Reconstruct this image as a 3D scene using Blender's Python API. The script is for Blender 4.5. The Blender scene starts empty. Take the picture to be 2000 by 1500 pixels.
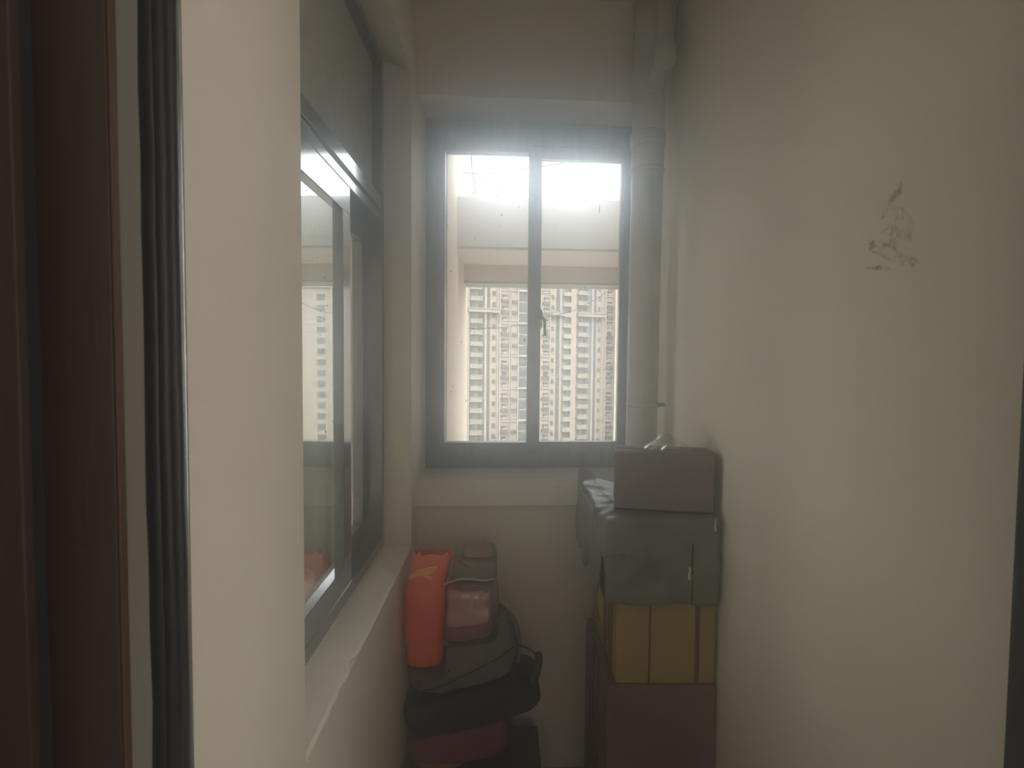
import bpy, bmesh, math, random
from mathutils import Vector, Matrix, noise
random.seed(7)
SC = bpy.context.scene
COL = SC.collection
R = math.radians

# ------------------------------------------------------------------ camera
F = 1100.0                                   # focal length in pixels of the 2000 x 1500 frame
CAM_H = 1.38                                 # heights are measured from the balcony's old screed; the tiled floor is FL
FL = -0.10
YAW, PITCH, ROLL = -0.76, -2.6, 0.5          # degrees: to the right, down, tilt
cam_data = bpy.data.cameras.new('camera')
cam = bpy.data.objects.new('camera', cam_data)
COL.objects.link(cam)
cam_data.sensor_width = 36.0
cam_data.lens = 36.0 * F / 2000.0
cam_data.clip_start = 0.02
cam_data.clip_end = 2000
cam_rot = (Matrix.Rotation(R(YAW), 4, 'Z') @ Matrix.Rotation(R(90 + PITCH), 4, 'X') @ Matrix.Rotation(R(ROLL), 4, 'Z'))
cam.matrix_world = Matrix.Translation((0, 0, CAM_H)) @ cam_rot
cam_data.dof.use_dof = True
cam_data.dof.focus_distance = 2.4
cam_data.dof.aperture_fstop = 10.0
SC.camera = cam
C3 = cam_rot.to_3x3()
ORG = Vector((0, 0, CAM_H))


def ray(px, py):
    return C3 @ Vector(((px - 1000) / F, -(py - 750) / F, -1.0))


def at(px, py, Y, skew=0.0):
    """point on the plane y - skew*x = Y along the sight line of a pixel"""
    d = ray(px, py)
    t = Y / (d.y - skew * d.x)
    return ORG + d * t


# ------------------------------------------------------------------ world, lights, exposure
SKY = 5.6
world = bpy.data.worlds.new('overcast_sky')
SC.world = world
world.use_nodes = True
wt = world.node_tree
wt.nodes.clear()
w_out = wt.nodes.new('ShaderNodeOutputWorld')
w_bg = wt.nodes.new('ShaderNodeBackground')
w_tc = wt.nodes.new('ShaderNodeTexCoord')
w_no = wt.nodes.new('ShaderNodeTexNoise')
w_no.inputs['Scale'].default_value = 3.0
w_no.inputs['Detail'].default_value = 5.0
w_rp = wt.nodes.new('ShaderNodeValToRGB')
w_rp.color_ramp.elements[0].position = 0.35
w_rp.color_ramp.elements[0].color = (0.80, 0.89, 1.0, 1)
w_rp.color_ramp.elements[1].position = 0.62
w_rp.color_ramp.elements[1].color = (0.97, 0.99, 1.0, 1)
wt.links.new(w_tc.outputs['Generated'], w_no.inputs['Vector'])
wt.links.new(w_no.outputs['Fac'], w_rp.inputs['Fac'])
wt.links.new(w_rp.outputs['Color'], w_bg.inputs['Color'])
w_bg.inputs['Strength'].default_value = SKY
wt.links.new(w_bg.outputs['Background'], w_out.inputs['Surface'])

# very soft, high sun added behind our building to brighten light well and tower
sun_d = bpy.data.lights.new('added_sun', 'SUN')
sun_d.energy = 11.0
sun_d.angle = R(50)
sun_d.color = (1.0, 0.97, 0.92)
sun = bpy.data.objects.new('added_sun', sun_d)
COL.objects.link(sun)
sun.location = (0, -5, 12)
sun.rotation_euler = (R(24), 0, R(6))

# unseen area light added in the camera's room to brighten the left pillar
room_fill_d = bpy.data.lights.new('camera_room_fill', 'AREA')
room_fill_d.shape = 'RECTANGLE'
room_fill_d.size = 1.5
room_fill_d.size_y = 1.7
room_fill_d.energy = 17.5
room_fill_d.color = (1.0, 0.95, 0.87)
room_fill = bpy.data.objects.new('camera_room_fill', room_fill_d)
COL.objects.link(room_fill)
room_fill.location = (1.88, -0.75, 1.5)
room_fill.rotation_euler = (R(90), 0, R(90))

fill_d = bpy.data.lights.new('rear_fill', 'AREA')  # unseen fill added behind the camera to lift boxes and end wall
fill_d.shape = 'RECTANGLE'
fill_d.size = 2.4
fill_d.size_y = 1.6
fill_d.energy = 7.0
fill_d.color = (1.0, 0.95, 0.88)
fill = bpy.data.objects.new('rear_fill', fill_d)
COL.objects.link(fill)
fill.location = (0.2, -2.55, 1.5)
fill.rotation_euler = (R(90), 0, 0)

# unseen area light added beyond the side window to brighten the right wall
side_d = bpy.data.lights.new('side_room_fill', 'AREA')
side_d.shape = 'RECTANGLE'
side_d.size = 1.3
side_d.size_y = 1.3
side_d.energy = 165.0
side_d.color = (1.0, 0.95, 0.87)
side = bpy.data.objects.new('side_room_fill', side_d)
COL.objects.link(side)
side.location = (-2.26, 1.35, 1.1)
side.rotation_euler = (R(90), 0, R(-90))

vs = SC.view_settings
SC.display_settings.display_device = 'sRGB'
vs.view_transform = 'Standard'
vs.look = 'None'
vs.gamma = 1.0
vs.use_curve_mapping = False
vs.exposure = 0.50
SC.cycles.max_bounces = 12
SC.cycles.diffuse_bounces = 7
SC.cycles.glossy_bounces = 5
SC.cycles.transparent_max_bounces = 16
SC.cycles.volume_bounces = 2
SC.cycles.use_denoising = True


# ------------------------------------------------------------------ materials
def new_mat(name):
    m = bpy.data.materials.new(name)
    m.use_nodes = True
    nt = m.node_tree
    return m, nt, nt.nodes['Principled BSDF'], nt.nodes['Material Output']


def mat(name, c1, c2=None, scale=8.0, rough=0.7, metal=0.0, bump=0.0, bscale=None, stretch=None, spec=None, coat=0.0, lo=.35, hi=.65):
    m, nt, b, o = new_mat(name)
    c2 = c2 or tuple(x * 0.86 for x in c1)
    tc = nt.nodes.new('ShaderNodeTexCoord')
    mp = nt.nodes.new('ShaderNodeMapping')
    if stretch:
        mp.inputs['Scale'].default_value = stretch
    nt.links.new(tc.outputs['Object'], mp.inputs['Vector'])
    n = nt.nodes.new('ShaderNodeTexNoise')
    n.inputs['Scale'].default_value = scale
    n.inputs['Detail'].default_value = 6
    nt.links.new(mp.outputs['Vector'], n.inputs['Vector'])
    r = nt.nodes.new('ShaderNodeValToRGB')
    r.color_ramp.elements[0].position = lo
    r.color_ramp.elements[0].color = (*c2, 1)
    r.color_ramp.elements[1].position = hi
    r.color_ramp.elements[1].color = (*c1, 1)
    nt.links.new(n.outputs['Fac'], r.inputs['Fac'])
    nt.links.new(r.outputs['Color'], b.inputs['Base Color'])
    b.inputs['Roughness'].default_value = rough
    b.inputs['Metallic'].default_value = metal
    if spec is not None:
        b.inputs['Specular IOR Level'].default_value = spec
    if coat:
        b.inputs['Coat Weight'].default_value = coat
        b.inputs['Coat Roughness'].default_value = 0.08
    if bump:
        n2 = nt.nodes.new('ShaderNodeTexNoise')
        n2.inputs['Scale'].default_value = bscale or scale * 5
        n2.inputs['Detail'].default_value = 4
        nt.links.new(mp.outputs['Vector'], n2.inputs['Vector'])
        bp = nt.nodes.new('ShaderNodeBump')
        bp.inputs['Strength'].default_value = bump
        bp.inputs['Distance'].default_value = 0.01
        nt.links.new(n2.outputs['Fac'], bp.inputs['Height'])
        nt.links.new(bp.outputs['Normal'], b.inputs['Normal'])
    return m


def glass_mat(name, reflect, tint, rough=0.01, dust=0.0, ior=None):
    """thin pane: part mirror, part see-through, part dusty film"""
    m, nt, b, o = new_mat(name)
    nt.nodes.remove(b)
    tr = nt.nodes.new('ShaderNodeBsdfTransparent')
    tr.inputs['Color'].default_value = (*tint, 1)
    gl = nt.nodes.new('ShaderNodeBsdfGlossy')
    gl.inputs['Roughness'].default_value = rough
    gl.inputs['Color'].default_value = (0.96, 0.98, 0.97, 1)
    mx = nt.nodes.new('ShaderNodeMixShader')
    if ior:
        fr = nt.nodes.new('ShaderNodeFresnel')
        fr.inputs['IOR'].default_value = ior
        nt.links.new(fr.outputs['Fac'], mx.inputs['Fac'])
    else:
        mx.inputs['Fac'].default_value = reflect
    nt.links.new(tr.outputs[0], mx.inputs[1])
    nt.links.new(gl.outputs[0], mx.inputs[2])
    last = mx
    if dust:
        df = nt.nodes.new('ShaderNodeBsdfDiffuse')
        df.inputs['Color'].default_value = (0.6, 0.6, 0.57, 1)
        n = nt.nodes.new('ShaderNodeTexNoise')
        n.inputs['Scale'].default_value = 14
        n.inputs['Detail'].default_value = 6
        tc = nt.nodes.new('ShaderNodeTexCoord')
        nt.links.new(tc.outputs['Object'], n.inputs['Vector'])
        ma = nt.nodes.new('ShaderNodeMath')
        ma.operation = 'MULTIPLY_ADD'
        ma.inputs[1].default_value = dust * .5
        ma.inputs[2].default_value = dust * .75
        nt.links.new(n.outputs['Fac'], ma.inputs[0])
        m2 = nt.nodes.new('ShaderNodeMixShader')
        nt.links.new(ma.outputs[0], m2.inputs['Fac'])
        nt.links.new(mx.outputs[0], m2.inputs[1])
        nt.links.new(df.outputs[0], m2.inputs[2])
        last = m2
    nt.links.new(last.outputs[0], o.inputs['Surface'])
    return m


M = {}
M['plaster'] = mat('warm_white_plaster', (0.70, 0.65, 0.57), (0.67, 0.62, 0.54), 2.5, 0.85, bump=0.12, bscale=35, spec=.25)
M['ceiling'] = mat('ceiling_plaster', (0.68, 0.63, 0.55), (0.65, 0.60, 0.52), 2.5, 0.9, bump=0.1, bscale=30, spec=.2)
M['sill'] = mat('sill_plaster', (0.74, 0.69, 0.62), (0.68, 0.63, 0.565), 6, 0.7, bump=0.12, bscale=40, spec=.3)
M['floor'] = mat('grey_floor_tile', (0.16, 0.16, 0.16), (0.12, 0.12, 0.125), 6, 0.45)
M['frame'] = mat('grey_blue_aluminium', (0.18, 0.205, 0.23), (0.12, 0.14, 0.16), 16, 0.5, bump=.05, stretch=(3, 3, .6))
M['frame2'] = mat('grey_aluminium_sash', (0.19, 0.195, 0.20), (0.16, 0.165, 0.17), 12, 0.14, metal=0.7, coat=.5)
M['handle'] = mat('grey_handle', (0.12, 0.13, 0.14), None, 20, 0.4, metal=.3)
M['clear'] = glass_mat('dusty_clear_glass', 0.05, (0.97, 0.98, 0.97), dust=0.03, ior=1.25)
M['mirror'] = glass_mat('coated_mirror_glass', 0.60, (0.58, 0.62, 0.60), dust=0.03)
M['upper_pane'] = glass_mat('filmy_upper_glass', 0.22, (0.16, 0.17, 0.16), rough=.05, dust=.55)
M['dark_pane'] = glass_mat('dark_sash_glass', 0.28, (0.45, 0.47, 0.46), rough=.03, dust=.04)
M['speck'] = mat('dirt_speck', (0.03, 0.02, 0.03), None, 20, 0.9)
M['pvc'] = mat('dusty_pvc', (0.50, 0.485, 0.45), (0.44, 0.425, 0.395), 7, 0.55, bump=.05, spec=.3)
M['pvc_ring'] = mat('pvc_joint', (0.52, 0.505, 0.47), (0.46, 0.445, 0.41), 9, 0.55, spec=.3)
M['rust'] = mat('clamp_metal', (0.35, 0.34, 0.32), (0.16, 0.14, 0.12), 40, 0.5, metal=.4)
M['wood'] = mat('dark_brown_door_wood', (0.042, 0.024, 0.018), (0.031, 0.018, 0.014), 5, 0.5, bump=.05, stretch=(8, 8, .5))
M['wood_edge'] = mat('reddish_door_edge', (0.07, 0.034, 0.02), (0.055, 0.027, 0.017), 5, 0.5, stretch=(8, 8, .5))
M['rubber'] = mat('black_rubber_seal', (0.013, 0.013, 0.015), (0.008, 0.008, 0.009), 9, 0.42, bump=.2, stretch=(1, 1, .2), spec=.25)
M['dark'] = mat('dark_jamb', (0.012, 0.010, 0.012), None, 9, 0.7)
M['metal'] = mat('bright_metal_edge', (0.7, 0.72, 0.74), (0.6, 0.62, 0.64), 20, 0.2, metal=.9)
M['carton'] = mat('grey_brown_carton', (0.2170, 0.1750, 0.1610), (0.1750, 0.1400, 0.1330), 10, 0.75, spec=.3)
M['maroon'] = mat('maroon_brown_carton', (0.1610, 0.0978, 0.0920), (0.1265, 0.0690, 0.0713), 6, 0.65)
M['yellow'] = mat('mustard_carton', (0.3510, 0.2470, 0.0845), (0.2860, 0.1950, 0.0650), 5, 0.65)
M['yellow2'] = mat('bright_yellow_flap', (0.5980, 0.3900, 0.0650), (0.5200, 0.3250, 0.0520), 5, 0.6)
M['strap'] = mat('maroon_strap', (0.11, 0.03, 0.035), (0.08, 0.02, 0.028), 12, 0.5)
M['polybag'] = mat('grey_plastic_wrap', (0.1755, 0.1755, 0.1560), (0.1300, 0.1365, 0.1235), 5, 0.50, bump=.35, bscale=22, spec=.4)
M['tape'] = mat('shiny_tape', (0.7, 0.7, 0.66), None, 20, 0.2, spec=.8)
M['film'] = glass_mat('clear_plastic_film', 0.13, (0.96, 0.955, 0.94), rough=.16, dust=.04)
M['film_soft'] = glass_mat('clear_bag_film', 0.10, (0.92, 0.90, 0.9), rough=.25, dust=.06)
M['orange'] = mat('orange_plastic_bag', (0.93, 0.17, 0.06), (0.78, 0.115, 0.045), 7, 0.38, bump=.3, bscale=16)
M['orange_light'] = mat('pale_orange_fold', (0.95, 0.46, 0.20), (0.92, 0.38, 0.15), 7, 0.4)
M['sage'] = mat('sage_grey_cloth', (0.2210, 0.2210, 0.1755), (0.1820, 0.1820, 0.1430), 30, 0.9, bump=.15, bscale=120)
M['sage_hem'] = mat('pale_green_hem', (0.4160, 0.4810, 0.3770), None, 30, 0.9)
M['dusty_pink'] = mat('dusty_pink_cloth', (0.3000, 0.1800, 0.1560), (0.2400, 0.1440, 0.1320), 30, 0.9, bump=.15, bscale=120)
M['pink'] = mat('pink_towel', (0.72, 0.36, 0.37), (0.62, 0.29, 0.30), 25, 0.9, bump=.2, bscale=120)
M['mauve'] = mat('mauve_towel', (0.2600, 0.1105, 0.1300), (0.2080, 0.0845, 0.1040), 25, 0.9, bump=.2, bscale=120)
M['olive'] = mat('olive_grey_fabric', (0.1530, 0.1494, 0.1188), (0.1170, 0.1152, 0.0900), 20, 0.8, bump=.2, bscale=60)
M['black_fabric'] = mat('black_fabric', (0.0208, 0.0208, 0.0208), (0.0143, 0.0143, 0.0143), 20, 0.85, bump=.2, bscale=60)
M['magenta'] = mat('dark_magenta_cloth', (0.2210, 0.0390, 0.0845), (0.1690, 0.0286, 0.0650), 14, 0.85, bump=.2, bscale=40)
M['mustard'] = mat('mustard_cloth', (0.28, 0.17, 0.05), None, 14, 0.85)
M['charcoal'] = mat('charcoal_carton', (0.06, 0.056, 0.05), None, 9, 0.8)
def scuff_mat(name, col, amount):
    m, nt, b, o = new_mat(name)
    b.inputs['Base Color'].default_value = (*col, 1)
    b.inputs['Roughness'].default_value = .9
    tc = nt.nodes.new('ShaderNodeTexCoord')
    n = nt.nodes.new('ShaderNodeTexNoise')
    n.inputs['Scale'].default_value = 70
    n.inputs['Detail'].default_value = 5
    nt.links.new(tc.outputs['Object'], n.inputs['Vector'])
    r_ = nt.nodes.new('ShaderNodeValToRGB')
    r_.color_ramp.elements[0].position = .38
    r_.color_ramp.elements[0].color = (0, 0, 0, 1)
    r_.color_ramp.elements[1].position = .68
    r_.color_ramp.elements[1].color = (amount, amount, amount, 1)
    nt.links.new(n.outputs['Fac'], r_.inputs['Fac'])
    nt.links.new(r_.outputs['Color'], b.inputs['Alpha'])
    return m


M['scuff'] = scuff_mat('scuffed_plaster', (0.33, 0.29, 0.24), .38)
M['scuff_dark'] = scuff_mat('dark_scuff', (0.22, 0.185, 0.13), .55)
M['scuff_pale'] = scuff_mat('pale_scraped_plaster', (0.86, 0.80, 0.72), .45)
M['jamb_grey'] = mat('dimmed_jamb_plaster', (0.40, 0.37, 0.325), (0.36, 0.335, 0.29), 6, 0.8)  # plaster darkened: the strip's weaker light is put into the colour
M['side_room'] = mat('darkened_side_room', (0.06, 0.058, 0.05), (0.05, 0.048, 0.042), 3, 0.9)  # walls coloured dark so the room reads as unlit
M['render_wall'] = mat('exterior_cream_render', (0.56, 0.485, 0.40), (0.54, 0.465, 0.38), 3, 0.9)
M['concrete'] = mat('exterior_grey_render', (0.335, 0.332, 0.315), (0.30, 0.297, 0.28), 2.5, 0.9, stretch=(6, 6, .8))
M['soffit_grey'] = mat('darkened_soffit', (0.30, 0.295, 0.275), (0.27, 0.265, 0.25), 4, 0.9)
M['pale_slab'] = mat('pale_bounce_slab', (0.74, 0.71, 0.66), (0.66, 0.63, 0.59), 5, 0.9)
M['tower'] = mat('pale_tower_render', (0.160, 0.134, 0.107), (0.154, 0.128, 0.102), .2, 0.9)
M['tower_white'] = mat('tower_white_trim', (0.178, 0.158, 0.136), None, .2, 0.9)
M['tower_glass'] = mat('tower_window_glass', (0.06, 0.063, 0.064), (0.042, 0.045, 0.046), .3, 0.6, lo=.3, hi=.7, spec=.2)
M['tower_blue'] = mat('tower_pale_glass', (0.10, 0.115, 0.125), (0.06, 0.07, 0.078), .3, 0.5, spec=.2)
M['tower_grille'] = mat('tower_grey_grille', (0.05, 0.048, 0.045), (0.04, 0.04, 0.038), .5, 0.8)
M['tower_recess_shade'] = mat('tower_recess_shade', (0.085, 0.087, 0.087), (0.075, 0.077, 0.078), .3, 0.9)
M['cable'] = mat('grey_cable', (0.025, 0.025, 0.03), None, 9, 0.7)
M['ground'] = mat('far_ground', (0.1000, 0.1000, 0.0950), (0.0600, 0.0700, 0.0500), .05, 0.95)


# ------------------------------------------------------------------ mesh helpers
def tag(o, label=None, cat=None, group=None, kind=None):
    if label:
        o['label'] = label
    if cat:
        o['category'] = cat
    if group:
        o['group'] = group
    if kind:
        o['kind'] = kind
    return o


def empty(name, loc=(0, 0, 0), rz=0.0):
    o = bpy.data.objects.new(name, None)
    o.empty_display_size = 0.05
    o.location = loc
    o.rotation_euler = (0, 0, rz)
    COL.objects.link(o)
    return o


def link(name, bm, m, parent=None, smooth=False, local=False):
    """bmesh in world coordinates (or in the parent's when local) becomes one object"""
    me = bpy.data.meshes.new(name)
    bmesh.ops.recalc_face_normals(bm, faces=bm.faces[:])
    bm.to_mesh(me)
    bm.free()
    if smooth:
        for p in me.polygons:
            p.use_smooth = True
    me.materials.append(M[m])
    o = bpy.data.objects.new(name, me)
    COL.objects.link(o)
    if parent:
        o.parent = parent
        if not local:
            pm = parent_matrix(parent)
            me.transform(pm.inverted())
    return o


def parent_matrix(o):
    m = Matrix.LocRotScale(o.location, o.rotation_euler, None)
    if o.parent:
        m = parent_matrix(o.parent) @ m
    return m


def bbox(bm, a, b, bevel=0.0, seg=2):
    (x0, y0, z0), (x1, y1, z1) = a, b
    vs_ = [bm.verts.new(p) for p in ((x0, y0, z0), (x1, y0, z0), (x1, y1, z0), (x0, y1, z0),
                                     (x0, y0, z1), (x1, y0, z1), (x1, y1, z1), (x0, y1, z1))]
    fs = [bm.faces.new([vs_[i] for i in f]) for f in ((3, 2, 1, 0), (4, 5, 6, 7), (0, 1, 5, 4), (1, 2, 6, 5), (2, 3, 7, 6), (3, 0, 4, 7))]
    if bevel:
        es = {e for f in fs for e in f.edges}
        bmesh.ops.bevel(bm, geom=list(es), offset=bevel, segments=seg, affect='EDGES', profile=.6)


def hexa(bm, pts):
    """8 corners: bottom loop (4) then top loop (4)"""
    v = [bm.verts.new(p) for p in pts]
    for f in ((3, 2, 1, 0), (4, 5, 6, 7), (0, 1, 5, 4), (1, 2, 6, 5), (2, 3, 7, 6), (3, 0, 4, 7)):
        bm.faces.new([v[i] for i in f])


def box(name, a, b, m, parent=None, bevel=0.0, smooth=False):
    bm = bmesh.new()
    bbox(bm, a, b, bevel)
    return link(name, bm, m, parent, smooth)


def tube(bm, pts, rad, n=12, caps=True):
    pts = [Vector(p) for p in pts]
    rads = rad if isinstance(rad, (list, tuple)) else [rad] * len(pts)
    rings = []
    up = None
    for i, p in enumerate(pts):
        t = (pts[min(i + 1, len(pts) - 1)] - pts[max(i - 1, 0)]).normalized()
        if up is None:
            up = Vector((1, 0, 0)) if abs(t.x) < .9 else Vector((0, 1, 0))
        a = (up - t * up.dot(t)).normalized()
        up = a
        b = t.cross(a)
        rings.append([bm.verts.new(p + (a * math.cos(2 * math.pi * k / n) + b * math.sin(2 * math.pi * k / n)) * rads[i]) for k in range(n)])
    for r0, r1 in zip(rings, rings[1:]):
        for k in range(n):
            bm.faces.new((r0[k], r0[(k + 1) % n], r1[(k + 1) % n], r1[k]))
    if caps:
        bm.faces.new(rings[0][::-1])
        bm.faces.new(rings[-1])


def spline(pts, n=8):
    pts = [Vector(p) for p in pts]
    out = []
    P = [pts[0]] + pts + [pts[-1]]
    for i in range(1, len(P) - 2):
        for k in range(n):
            t = k / n
            p0, p1, p2, p3 = P[i - 1:i + 3]
            out.append(0.5 * (2 * p1 + (p2 - p0) * t + (2 * p0 - 5 * p1 + 4 * p2 - p3) * t * t + (3 * p1 - p0 - 3 * p2 + p3) * t ** 3))
    out.append(pts[-1])
    return out


def lump(bm, size, seg=(10, 10, 8), power=3.5, amp=0.01, freq=9.0, seed=0.0, shape=None):
    """soft packed volume: a gridded box pulled to a superellipsoid and wrinkled"""
    sx, sy, sz = size
    nx, ny, nz = seg
    vmap = {}

    def vert(i, j, k):
        key = (i, j, k)
        if key not in vmap:
            p = Vector((2 * i / nx - 1, 2 * j / ny - 1, 2 * k / nz - 1))
            l = (abs(p.x) ** power + abs(p.y) ** power + abs(p.z) ** power) ** (1 / power)
            mx = max(abs(p.x), abs(p.y), abs(p.z))
            q = p * (mx / l if l else 1)
            q = Vector((q.x * sx / 2, q.y * sy / 2, q.z * sz / 2))
            if shape:
                q = shape(q)
            d = q.normalized() if q.length else Vector((0, 0, 1))
            s = Vector((seed, seed * 1.7, -seed))
            w = noise.noise(q * freq + s) + .5 * noise.noise(q * freq * 2.3 + s)
            w2 = 1 - abs(noise.noise(q * freq * 1.3 - s)) * 2
            q = q + d * amp * (w + .6 * w2)
            vmap[key] = bm.verts.new(q)
        return vmap[key]

    def quad(a, b, c, d):
        bm.faces.new((a, b, c, d))
    for i in range(nx):
        for j in range(ny):
            for k in (0, nz):
                quad(vert(i, j, k), vert(i + 1, j, k), vert(i + 1, j + 1, k), vert(i, j + 1, k))
    for i in range(nx):
        for k in range(nz):
            for j in (0, ny):
                quad(vert(i, j, k), vert(i + 1, j, k), vert(i + 1, j, k + 1), vert(i, j, k + 1))
    for j in range(ny):
        for k in range(nz):
            for i in (0, nx):
                quad(vert(i, j, k), vert(i, j + 1, k), vert(i, j + 1, k + 1), vert(i, j, k + 1))


def xform(bm, loc, rot=(0, 0, 0)):
    from mathutils import Euler
    m = Matrix.Translation(loc) @ Euler(rot).to_matrix().to_4x4()
    bmesh.ops.transform(bm, matrix=m, verts=bm.verts[:])


# ------------------------------------------------------------------ the balcony room
XL, XR = -0.31, 0.58
CEIL = 2.60
SK = 0.05                                     # the end wall is not quite square to the side walls


def fy(x, base):                              # depth of the skewed end wall at x
    return base + SK * (x - XL)


FRONT, WIN = 2.01, 2.225

# floor and ceiling run through the doorway into the room behind
box('floor', (-1.7, -2.6, FL - .12), (1.9, 2.5, FL), 'floor')['kind'] = 'structure'
box('ceiling', (-1.7, -2.6, CEIL), (1.9, 2.5, CEIL + .15), 'ceiling')['kind'] = 'structure'

# left wall with the opening for the side window
Y0, YN, YF = 0.545, 0.868, 1.875
SILL_L, TOP_O, TOP_I = 0.752, 2.305, 2.385
XB = -0.56                                    # outer face of the left wall
bm = bmesh.new()
bbox(bm, (XB, Y0, FL), (XL, YN, CEIL))
bbox(bm, (XB, YF, FL), (XL, 2.42, CEIL))
bbox(bm, (XB, YN, FL), (XL, YF, SILL_L - .012))
hexa(bm, [(XB, YN, TOP_I + .02), (XL, YN, TOP_O), (XL, YF, TOP_O), (XB, YF, TOP_I + .02),
          (XB, YN, CEIL), (XL, YN, CEIL), (XL, YF, CEIL), (XB, YF, CEIL)])
wall_left = link('wall_left', bm, 'plaster')
tag(wall_left, kind='structure')
# plastered sill with a chipped front edge
bm = bmesh.new()
N = 46
rows = []
for i in range(N + 1):
    y = YN + (YF - YN) * i / N
    chip = 0.0
    for cy, cw, cd in ((1.145, .035, .018), (1.055, .03, .006), (1.21, .02, .004), (1.0, .02, .003)):
        chip = max(chip, cd * max(0, 1 - abs(y - cy) / cw))
    jag = .0025 * noise.noise(Vector((y * 45, 3, 1)))
    xe = XL + .004 - chip + jag
    z = SILL_L + .0015 * noise.noise(Vector((y * 12, 7, 2)))
    rows.append([bm.verts.new(p) for p in ((XB + .09, y, z - .012), (XB + .09, y, z), (xe - .006, y, z), (xe, y, z - .005 - chip * .3), (xe - chip * .3, y, z - .012))])
for a, b in zip(rows, rows[1:]):
    for k in range(4):
        bm.faces.new((a[k], a[k + 1], b[k + 1], b[k]))
    bm.faces.new((a[4], a[0], b[0], b[4]))
bm.faces.new(rows[0]); bm.faces.new(rows[-1][::-1])
sill2 = link('window_sill', bm, 'sill', wall_left)
tag(sill2, label='plaster window sill with a chipped edge')

# right wall
wall_right = box('wall_right', (XR, .60, FL), (XR + .2, 2.42, CEIL), 'plaster')
tag(wall_right, kind='structure')
# scuffed patch on it: thin chipped strokes standing just proud of the plaster
def on_right(px, py, off=0.0):
    d = ray(px, py)
    t = (XR - off) / d.x
    return ORG + d * t
STROKES = [
    ([(1763, 352), (1757, 368), (1752, 380), (1738, 392), (1731, 402), (1727, 416), (1722, 428)], (2.0, 5.0, 6.5, 5.5, 5, 4, 1.5), 'scuff_dark'),
    ([(1757, 398), (1764, 408), (1773, 418), (1783, 432)], (2, 3.5, 3, 1), 'scuff'),
    ([(1737, 420), (1745, 425), (1751, 430)], (3, 7, 3), 'scuff_dark'),
    ([(1741, 434), (1733, 446), (1720, 455), (1714, 466)], (1.5, 3, 3, 1.5), 'scuff'),
    ([(1697, 490), (1703, 480), (1710, 474), (1724, 478), (1741, 480)], (2, 5.5, 6, 5, 2.5), 'scuff_dark'),
    ([(1702, 492), (1716, 494), (1728, 502), (1740, 508)], (2, 3, 3, 2), 'scuff'),
    ([(1744, 484), (1758, 496), (1775, 502), (1790, 508), (1799, 516)], (2, 3, 3, 3.5, 1.5), 'scuff'),
    ([(1694, 523), (1708, 524), (1719, 523), (1730, 524), (1745, 526)], (1.2, 3, 4.2, 3, 1), 'scuff_dark'),
    ([(1742, 506), (1750, 514), (1757, 522)], (4, 5, 3), 'scuff'),
    ([(1740, 402), (1752, 412), (1766, 426)], (8, 12, 9), 'scuff_pale'),
    ([(1768, 425), (1774, 445), (1772, 470)], (6, 11, 8), 'scuff'),
    ([(1745, 440), (1752, 462), (1756, 486)], (7, 12, 10), 'scuff'),
    ([(1715, 486), (1738, 468), (1750, 470)], (6, 9, 6), 'scuff_pale'),
    ([(1745, 505), (1768, 510), (1785, 520)], (7, 11, 6), 'scuff'),
]
for pts, ws, mm in STROKES:
    bm = bmesh.new()
    loops = []
    fine = []
    for i in range(len(pts) - 1):
        for k in range(5):
            t = k / 5
            fine.append((pts[i][0] * (1 - t) + pts[i + 1][0] * t, pts[i][1] * (1 - t) + pts[i + 1][1] * t, ws[i] * (1 - t) + ws[i + 1] * t))
    fine.append((*pts[-1], ws[-1]))
    for i, (x, y, w) in enumerate(fine):
        a = fine[max(i - 1, 0)]; b = fine[min(i + 1, len(fine) - 1)]
        d = Vector((b[0] - a[0], b[1] - a[1])).normalized()
        nrm = Vector((-d.y, d.x))
        wl = w * random.uniform(.9, 1.9); wr = w * random.uniform(.9, 1.9)
        pl = on_right(x + nrm.x * wl, y + nrm.y * wl, -.0004)
        pc = on_right(x, y, .0012)
        pr = on_right(x - nrm.x * wr, y - nrm.y * wr, -.0004)
        loops.append([bm.verts.new(p) for p in (pl, pc, pr)])
    for a, b in zip(loops, loops[1:]):
        for k in range(2):
            bm.faces.new((a[k], a[k + 1], b[k + 1], b[k]))
    link('scuff_mark', bm, mm, wall_right)

# end wall: deep beam over the window, a leaning parapet below it, ledge on top
BEAM_Z = 1.38 + (700 - 205) / F * FRONT + 0.012
SILL_Z = 1.38 - (935 - 700) / F * 2.05 + .002
bm = bmesh.new()


def slab(bm, z0, z1, yf0, yf1, yb0, yb1, x0=XL - .02, x1=XR + .02):
    hexa(bm, [(x0, fy(x0, yf0), z0), (x1, fy(x1, yf0), z0), (x1, fy(x1, yb0), z0), (x0, fy(x0, yb0), z0),
              (x0, fy(x0, yf1), z1), (x1, fy(x1, yf1), z1), (x1, fy(x1, yb1), z1), (x0, fy(x0, yb1), z1)])


slab(bm, BEAM_Z, CEIL, FRONT, FRONT - .07, 2.36, 2.36)
wall_back = link('wall_back', bm, 'plaster')
tag(wall_back, kind='structure')
bm = bmesh.new()
slab(bm, FL, SILL_Z - .08, 1.95, 1.985, 2.36, 2.36)
wall_back = link('wall_back_lower', bm, 'plaster')
tag(wall_back, kind='structure')
bm = bmesh.new()
slab(bm, SILL_Z - .085, SILL_Z, 1.957, 1.995, 2.36, 2.36)
bmesh.ops.bevel(bm, geom=[e for e in bm.edges if all(v.co.z > SILL_Z - .01 and v.co.y < 2.15 for v in e.verts)], offset=.008, segments=3, affect='EDGES')
link('ledge', bm, 'sill', wall_back)

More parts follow.
